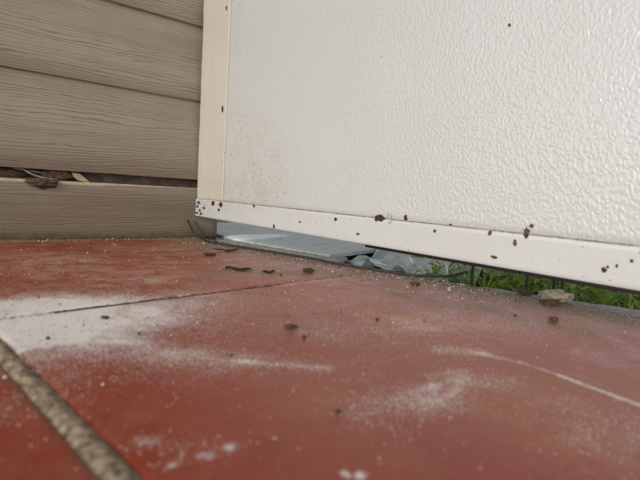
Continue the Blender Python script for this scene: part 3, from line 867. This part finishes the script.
def weeds_mesh(n, seed):
    r2 = random.Random(seed); V, F = [], []
    while len(F) < n*4:
        x, y = r2.uniform(.13, .75), r2.uniform(-1.15, -.35)
        kx = edge_at(y)+kerb_width(y)
        if x < kx+.010 or (y > -.50+.35*(x-.15)): continue
        z = -0.062 + r2.uniform(.02, .085)
        L, W = r2.uniform(.012, .030), r2.uniform(.006, .013)
        a, p = r2.uniform(0, 6.28), r2.uniform(-.7, .9)
        d = Vector((math.cos(a)*math.cos(p), math.sin(a)*math.cos(p), math.sin(p)))
        s = d.cross(Vector((r2.uniform(-.5, .5), r2.uniform(-.5, .5), 1))).normalized(); u = s.cross(d)
        c = Vector((x, y, z)); b = len(V)
        V += [c, c+d*L*.45+s*W/2+u*W*.25, c+d*L*.5, c+d*L*.45-s*W/2+u*W*.25, c+d*L-u*W*.2]
        F += [(b, b+1, b+2), (b, b+2, b+3), (b+1, b+4, b+2), (b+2, b+4, b+3)]
    me = bpy.data.meshes.new('weeds'); me.from_pydata([tuple(v) for v in V], [], F)
    return me
tag(obj('weeds', weeds_mesh(4200, 4), M_WEED), 'low broad leaved weeds among the grass behind the panel', 'weeds', kind='stuff')

# ------------------------------------------------------------------ debris lying on the tiles
def crumb(name, x, y, w, d, h, seed, mat, label, cat, rot=0.0, rough=0.34, z=0.0003):
    o = smooth(obj(name, lump_bm(w*0.43, d*0.43, h*0.7, seed, 4, rough*1.5, 2.7), mat, None, (x, y, z)), False)
    o.rotation_euler = (0, 0, rot)
    tag(o, label, cat, 'debris lying on the red tiles')
    return o
vr = R(-40)   # across the line of sight
crumb('leaf_crumb', -.0965, -.2544, .022, .016, .0035, 1, M_LEAF, 'small dark leaf crumb nearest the bottom left corner of the panel', 'leaf crumb', vr)
def dry_leaf(x, y, L, W, seed, rot, label):
    """torn flat leaf: ragged outline, curled a little off the tile"""
    r_ = random.Random(seed); bm = bmesh.new(); n = 22; rim = []
    for k in range(n):
        a = 2*math.pi*k/n
        q = r_.uniform(.45, 1.15)
        px, py = math.cos(a)*L/2*q, math.sin(a)*W*q
        rim.append(bm.verts.new((px, py, .0006 + .0045*r_.random()*(abs(px)/(L/2))**1.5 + .0008*r_.random())))
    c = bm.verts.new((0, 0, .0022))
    mid = [bm.verts.new(v.co*0.5 + Vector((0, 0, r_.uniform(.0008, .0026)))) for v in rim]
    for k in range(n):
        q = (k+1) % n
        bm.faces.new((rim[k], rim[q], mid[q], mid[k])); bm.faces.new((mid[k], mid[q], c))
    bmesh.ops.solidify(bm, geom=bm.faces[:], thickness=0.0009)
    o = obj('dry_leaf', bm, M_LEAF, None, (x, y, .0012)); o.rotation_euler = (0, 0, rot)
    return tag(o, label, 'dry leaf', 'debris lying on the red tiles')
dry_leaf(-.0439, -.218, .046, .010, 2, R(-28), 'long torn brown leaf just below the left end of the plank')
dry_leaf(-.1234, -.3964, .040, .011, 3, R(-34), 'ragged dark leaf on the dusty tile, largest of the three in its row')
dry_leaf(-.0984, -.4307, .020, .007, 4, R(-34), 'short dark leaf fragment between the ragged leaf and the round crumb')
crumb('leaf_crumb', -.0407, -.4438, .0175, .012, .005, 5, M_LEAF, 'thick dark crumb right of the ragged leaf, near the cable', 'leaf crumb', vr)
crumb('soil_crumb', -.0916, -.4493, .0045, .004, .002, 6, M_CLOD, 'tiny dark crumb at the end of the mortar joint', 'soil crumb')
crumb('leaf_crumb', -.2292, -.657, .0125, .006, .0026, 7, M_LEAF, 'black flat crumb alone in the middle of the near tile', 'leaf crumb', vr)
crumb('soil_crumb', -.2366, -.684, .0034, .003, .0018, 8, M_CLOD, 'tiny black speck just in front of the flat black crumb', 'soil crumb')
crumb('soil_crumb', -.143, -.674, .004, .0035, .0019, 9, M_CLOD, 'tiny dark speck right of the flat black crumb', 'soil crumb')
crumb('soil_crumb', -.301, -.7948, .0029, .0029, .0014, 10, M_CLOD, 'dark speck on the nearest deep red part of the tile', 'soil crumb')
crumb('soil_crumb', -.398, -.5972, .0028, .0024, .0016, 13, M_CLOD, 'black speck in the white powder by the thick mortar joint', 'soil crumb')
crumb('leaf_crumb', -.3489, -.5601, .0078, .0045, .0016, 14, M_LEAF, 'small brown flake in the white powder below the thin joint', 'leaf crumb', vr)
crumb('soil_crumb', -.3406, -.6151, .0024, .0022, .0014, 15, M_CLOD, 'brown speck at the outer rim of the white powder', 'soil crumb')
crumb('soil_clod', .1225, -.6803, .020, .016, .005, 16, M_CLOD, 'dark flat clod on the kerb, left of the pale stone', 'soil clod', vr)
crumb('soil_clod', .0940, -.7250, .024, .012, .0050, 17, M_CLOD, 'dark clod of soil lying against the pale stone', 'soil clod', vr)
crumb('soil_clod', .0147, -.7643, .0098, .008, .0045, 18, M_CLOD, 'small brown clod on the tile in front of the pale stone', 'soil clod', vr)
crumb('soil_crumb', .0009, -.7318, .0038, .0034, .002, 19, M_CLOD, 'tiny brown crumb left of the small brown clod', 'soil crumb')
crumb('soil_clod', .0347, -.575, .0125, .010, .004, 20, M_CLOD, 'flat crumb of dirt below the upturned end of the cable', 'soil clod', vr)
st = smooth(obj('pale_stone', lump_bm(.0185, .013, .0066, 21, 4, .42, 1.9), M_STONE, None, (.125, -.717, .001)))
st.rotation_euler = (0, 0, vr); tag(st, 'pale flat stone on the dirty edge of the tiles', 'stone')
crumb('plaster_crumb', .0456, -.6203, .0046, .004, .0042, 22, M_GRIT, 'upright white crumb at the dirty edge left of the flat dark clod', 'plaster crumb')

def grit_bm(n, seed, mode):
    r_ = random.Random(seed); bm = bmesh.new()
    while n > 0:
        u = r_.random()
        if mode == 'pale':
            if u < .45: q = r_.random(); b = A.lerp(B, q*1.05); d = abs(r_.gauss(0, .05)); x, y = b.x-en.x*d, b.y-en.y*d
            elif u < .6: x, y = r_.uniform(-.45, 0), -abs(r_.gauss(0, .02))
            elif u < .72: x, y = r_.gauss(-.40, .05), r_.gauss(-.555, .035)
            else: x, y = r_.uniform(-.48, .08), r_.uniform(-.92, -.02)
        else:
            if u < .55: q = r_.random(); b = A.lerp(B, q*1.05); d = abs(r_.gauss(0, .035)); x, y = b.x-en.x*d, b.y-en.y*d
            elif u < .75: x, y = r_.uniform(-.45, 0), -abs(r_.gauss(0, .008))-.001
            else: x, y = r_.uniform(-.48, .08), r_.uniform(-.75, -.02)
        if (x-EDGE_A[0])*en.x + (y-EDGE_A[1])*en.y > 0.004 or y > 0: continue
        n -= 1
        s = min(.0024, r_.lognormvariate(math.log(.0006), .45))
        if y < -.70:
            if r_.random() < .6: continue
            s = min(s, .0006)
        c = Vector((x, y, s*.4 + (0.0012 if u < .5 else 0.0)))
        dirs = [Vector(v)*s*r_.uniform(.6, 1.3) for v in ((1,0,0),(-1,0,0),(0,1,0),(0,-1,0),(0,0,.8),(0,0,-.8))]
        rot = Matrix.Rotation(r_.random()*6.28, 3, 'Z')
        vs = [bm.verts.new(c+rot@d) for d in dirs]
        for a, b_, c_ in ((0,2,4),(2,1,4),(1,3,4),(3,0,4),(2,0,5),(1,2,5),(3,1,5),(0,3,5)): bm.faces.new((vs[a], vs[b_], vs[c_]))
    return bm
tag(obj('pale_grit', grit_bm(2600, 6, 'pale'), M_GRIT), 'pale grit and plaster crumbs strewn over the tiles', 'grit', kind='stuff')
tag(obj('dark_grit', grit_bm(2300, 9, 'dark'), M_GRITD), 'dark soil grit along the edge of the tiles and the wall', 'grit', kind='stuff')
